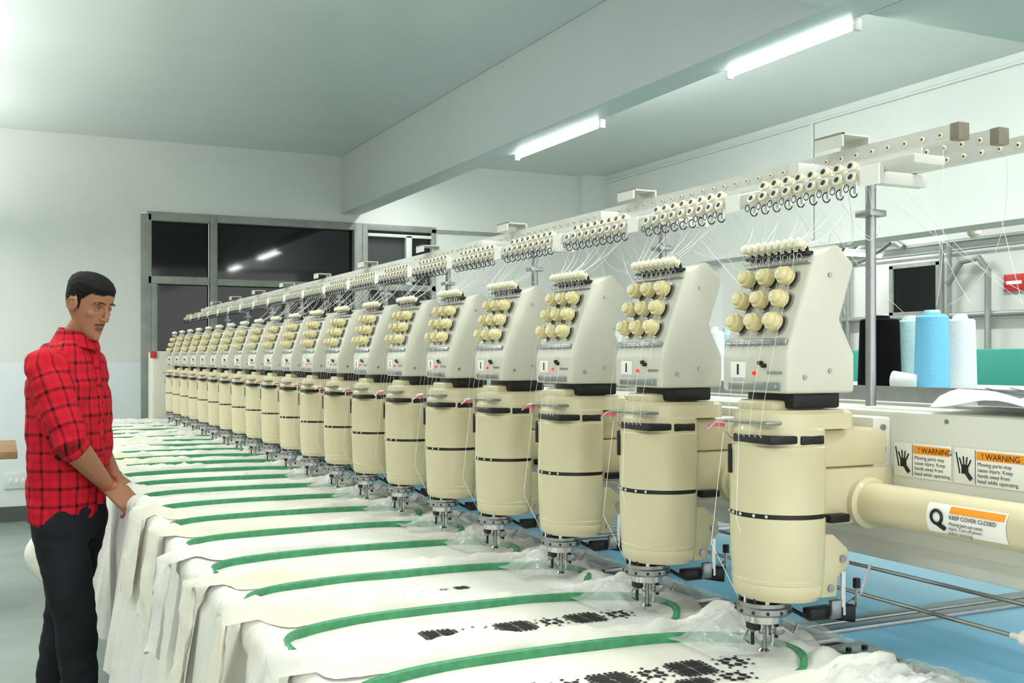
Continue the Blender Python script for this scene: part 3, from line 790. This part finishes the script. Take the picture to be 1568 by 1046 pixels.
# head (own frame: +x face)
hd=MB()
HS=[(-.004,.074,.040,.012),(.006,.084,.016,.026),(.020,.087,-.01,.038),(.04,.085,-.036,.048),(.062,.085,-.062,.0555),(.085,.087,-.082,.062),(.108,.085,-.092,.0665),(.125,.080,-.096,.069),(.145,.086,-.099,.071),(.17,.084,-.099,.0725),(.192,.073,-.090,.067),(.208,.054,-.072,.054),(.219,.030,-.045,.036),(.224,.005,-.02,.014)]
X_=Vector((1,0,0)); Y_=Vector((0,1,0))
hd.loft([ering(Vector(((f+b)/2,0,z)),w,(f-b)/2,32,X_,Y_,2.1) for z,f,b,w in HS],'skin')
hd.tube([(.079,0,.136),(.089,0,.116),(.100,0,.096),(.100,0,.087),(.088,0,.080)],[.0055,.0072,.0100,.0110,.008],'skin',12)
for sg in(-1,1):
    hd.sph((.093,sg*.0100,.087),.0074,'skin')
    hd.sph((.054,sg*.034,.096),.022,'skin',(.9,1,.9),seg=16)
    hd.sph((.077,sg*.027,.1410),.0115,'skin',(.7,2.0,.45))
    hd.sph((-.004,sg*.071,.107),.030,'skin',(.60,.22,1.05),rot=Matrix.Rotation(sg*.3,3,'Z'))
    hd.torus((-.007,sg*.076,.109),(.25,sg*1,.0),.020,.0042,'skin',16,6)
hd.tube([(.074,-.023,.0500),(.083,-.012,.0525),(.0885,0,.0520),(.083,.012,.0525),(.074,.023,.0500)],[.002,.0044,.0050,.0044,.002],'skin',8)
hd.tube([(.074,-.020,.0475),(.082,-.011,.0430),(.0865,0,.0420),(.082,.011,.0430),(.074,.020,.0475)],[.002,.0048,.0058,.0048,.002],'skin',8)
hd.sph((.078,0,.012),.015,'skin')
hd.tube([(.012,0,.055),(-.006,0,.0),(-.022,0,-.06),(-.03,0,-.09)],[(.048,.050),(.047,.049),(.049,.051),(.055,.056)],'skin',20)
head=remesh(hd,'head',.0022,3,['headskin'])
me=head.data; me.update()
nr=[v.normal.copy() for v in me.vertices]
pa=me.attributes.new('paint','FLOAT_VECTOR','POINT'); vals=[]
def hlf(p):
    return .177-.004*abs(p.y)/.03 if p.x>.055 else (.132+(p.x-.018)/.037*.042 if p.x>.018 else (.132 if p.x>-.035 else .132-.085*min(1,(-.035-p.x)/.025)))
for v,nn_ in zip(me.vertices,nr):
    p=v.co.copy(); by=abs(p.y)
    side=sst(hlf(p)-.001,hlf(p)+.018,p.z); top=sst(.15,.21,p.z)
    ear=by>.0705 and p.z<.142 and -.035<p.x<.025
    hl=hlf(p)+.004*nz(p.x*60,p.y*120,p.z*40)
    hf=0 if ear else sst(hl-.003,hl+.003,p.z)
    if not ear and by>.045: hf=max(hf,sst(.094,.104,p.z)*(1-sst(.007,.0095,abs(p.x-.012)))*(p.z<.15))
    if p.x>.055:
        bz=.1425+.004*math.cos((by-.03)*60)-(by>.034)*(by-.034)*.5
        hf=max(hf,.92*(1-sst(.0020,.0042,abs(p.z-bz)))*sst(.008,.013,by)*(1-sst(.042,.050,by)))
    if p.x>.070:
        mz=.0628-by*.10
        hf=max(hf,.85*(1-sst(.0022,.0046,abs(p.z-mz)))*(1-sst(.022,.029,by)))
        hf=max(hf,.55*(1-sst(.0006,.0022,abs(p.z-.0475)))*(1-sst(.016,.024,by)))
    lf=0
    if p.x>.072: lf=sst(.0355,.039,p.z)*(1-sst(.0545,.0575,p.z))*(1-sst(.016,.023,by))
    vals+=[hf,lf,0]
    q=p.copy()
    if p.x>.05:
        for sg in (-1,1):
            d=((p.y-sg*.030)/.018)**2+((p.z-.124)/.012)**2
            if d<1: q=q-nn_*.006*(1-d)
    if side>0: q=q+nn_*((.002+.005*top)*side+.0013*nz(p.x*110,p.y*110,p.z*110))
    v.co=q
pa.data.foreach_set('vector',vals)
e=MB()
for sg in(-1,1):
    c=Vector((.0630,sg*.030,.1232)); rot=Matrix.Rotation(sg*.22,3,'Z')
    e.sph(c,.0122,'eye',seg=18)
    e.sph(c+Vector((.0078,.0030,-.0048)),.0050,'black',seg=12)
    up_=[]; lo_=[]
    for k in range(9):
        a=-1.15+2.3*k/8
        up_.append(c+rot@Vector((.0132*math.cos(a),.0132*math.sin(a)*1.05,.0008*math.cos(a*1.3))))
        lo_.append(c+rot@Vector((.0130*math.cos(a),.0130*math.sin(a)*1.05,-.0060*math.cos(a*1.3)-.0006)))
    e.tube(up_,[.0006,.0009,.0011,.0012,.0012,.0012,.0011,.0009,.0006],'hair',6)
    e.tube(lo_,[.0010,.0016,.0018,.0018,.0018,.0018,.0018,.0016,.0010],'skin',6)
    for s0,s1 in ((.06,1.1),(-.52,-1.1)):
        rings=[]
        for j in range(6):
            el=s0+(s1-s0)*j/5
            rings.append([c+rot@Vector((.0130*math.cos(el)*math.cos(a),.0130*math.cos(el)*math.sin(a)*1.05,.0130*math.sin(el))) for a in [-1.5+3.0*k/12 for k in range(13)]])
        e.grid(rings,'skin')
eyes=e.obj('eyes',MAN)
HM=Matrix.Translation(Vector((.044,-.018,1.484)))@Matrix.Rotation(math.radians(-48),4,'Z')@Matrix.Translation(Vector((0,0,.04)))@Matrix.Rotation(math.radians(23),4,'Y')@Matrix.Scale(.92,4)@Matrix.Translation(Vector((0,0,-.04)))
head.matrix_local=HM; eyes.matrix_local=HM
def hand(wr,el,pdir,palmn,name,flip):
    a=MB()
    a.tube([el+(wr-el)*-.02,el+(wr-el)*.25,el+(wr-el)*.6,wr-(wr-el)*.04,wr+pdir*.012],[.041,.043,.035,(.028,.023),(.029,.021)],'skin',18)
    side=pdir.cross(palmn).normalized()*flip
    rings=[]
    for t_,w,th in((-.005,.027,.019),(.02,.033,.017),(.05,.040,.0155),(.075,.042,.0135),(.09,.039,.011)):
        c=wr+pdir*t_; rings.append([c+side*w*math.cos(x)+palmn*th*math.sin(x) for x in [2*math.pi*k/18 for k in range(18)]])
    a.loft(rings,'skin')
    L=[(.031,.072,.75),(.0105,.080,1.10),(-.0115,.074,1.35),(-.032,.060,1.55)]
    for off,ln,cu in L:
        b=wr+pdir*.080+side*off; pts=[b]; ang=0
        for k,fr in enumerate((.45,.3,.25)):
            ang+=(.35,.6,.4)[k]*cu
            dd=pdir*math.cos(ang)+palmn*math.sin(ang)+side*off*2.0
            pts.append(pts[-1]+dd.normalized()*ln*fr)
        a.tube([pts[0]-pdir*.02]+pts,[.010,.0096,.0086,.0077,.0058],'skin',10)
    tb_=wr+pdir*.025+side*.024
    d1=(pdir*.75+side*.6+palmn*.35).normalized(); d2=(pdir*.95+side*.15+palmn*.45).normalized(); d3=(pdir*.9-side*.15+palmn*.5).normalized()
    a.tube([tb_,tb_+d1*.035,tb_+d1*.035+d2*.03,tb_+d1*.035+d2*.03+d3*.024],[.015,.0125,.0105,.0075],'skin',10)
    return remesh(a,name,.0024,2,['skin']), tb_+d1*.035+d2*.03+d3*.024
pd=Vector((.76,-.16,-.62)).normalized(); pn=Vector((-.35,.75,-.45)); pn=(pn-pd*pn.dot(pd)).normalized()
sd=pd.cross(pn); hs,tip=hand(wrR,elR,pd,pn,'right_arm',-1 if sd.x+sd.z<0 else 1)
pd2=Vector((.70,-.35,-.55)).normalized(); pn2=Vector((-.3,0,-1)); pn2=(pn2-pd2*pn2.dot(pd2)).normalized()
hand(wrL,elL,pd2,pn2,'left_arm',-1)
w=MB(); d=(wrR-elR).normalized(); w.torus(wrR-d*.012,d,.0275,.0028,'signred',20,6); w.obj('wrist_thread',MAN)
w=MB()
for dz,mm in ((.006,'dark'),(-.006,'black')):
    w.tube([tip+Vector((-.045,.01,-.012+dz*.3)),tip+Vector((-.01,0,dz)),tip+Vector((.02,-.004,dz*.9+.003)),tip+Vector((.066,-.01,.006))],[(.005,.005),(.0075,.005),(.007,.004),.0015],mm,8)
w.obj('thread_clipper',MAN)
s=MB()
s.loft([ering((-.0,0,z),a,b) for z,a,b in((.78,.138,.100),(.86,.146,.104),(.93,.142,.104),(.97,.14,.100))],'trouser')
for hip,kn,an in ((Rv*.078+Vector((.005,0,.84)),Vector((.020,-.11,.49)),Vector((.030,-.12,.10))),(Lv*.078+Vector((.0,0,.84)),Vector((-.012,.09,.49)),Vector((-.070,.10,.10)))):
    s.tube([hip+Z*.05,hip,hip*.5+kn*.5,kn,kn*.5+an*.5,an-Z*.02],[.080,.088,.080,.066,.060,.060],'trouser',18)
tr=remesh(s,'trousers',.008,4,['trouser'])
nr=[v.normal.copy() for v in tr.data.vertices]
for v,nn_ in zip(tr.data.vertices,nr):
    p=v.co; v.co=p+nn_*(.006*nz(p.x*10,p.y*10,p.z*14)+.005*nz(p.x*20,p.y*20,p.z*32))
s=MB()
for an in (Vector((.030,-.12,0)),Vector((-.070,.10,0))):
    f=Vector((.93,-.36,0)); 
    s.tube([an-f*.06+Z*.045,an+Z*.05,an+f*.08+Z*.042,an+f*.16+Z*.032,an+f*.195+Z*.028],[(.030,.035),(.042,.045),(.046,.038),(.044,.028),(.02,.016)],'shoe',14,up=Z)
    s.tube([an+Z*.03,an+Z*.12],[.04,.045],'shoe',14)
shoes=remesh(s,'shoes',.006,3,['shoe'])
for v in shoes.data.vertices: v.co.z=max(v.co.z,.002)

# ------------------------------------------------------------ world
w=bpy.data.worlds.new('world'); scene.world=w; w.use_nodes=True
bg=w.node_tree.nodes['Background']; bg.inputs[0].default_value=(.975,1,.985,1); bg.inputs[1].default_value=2.0
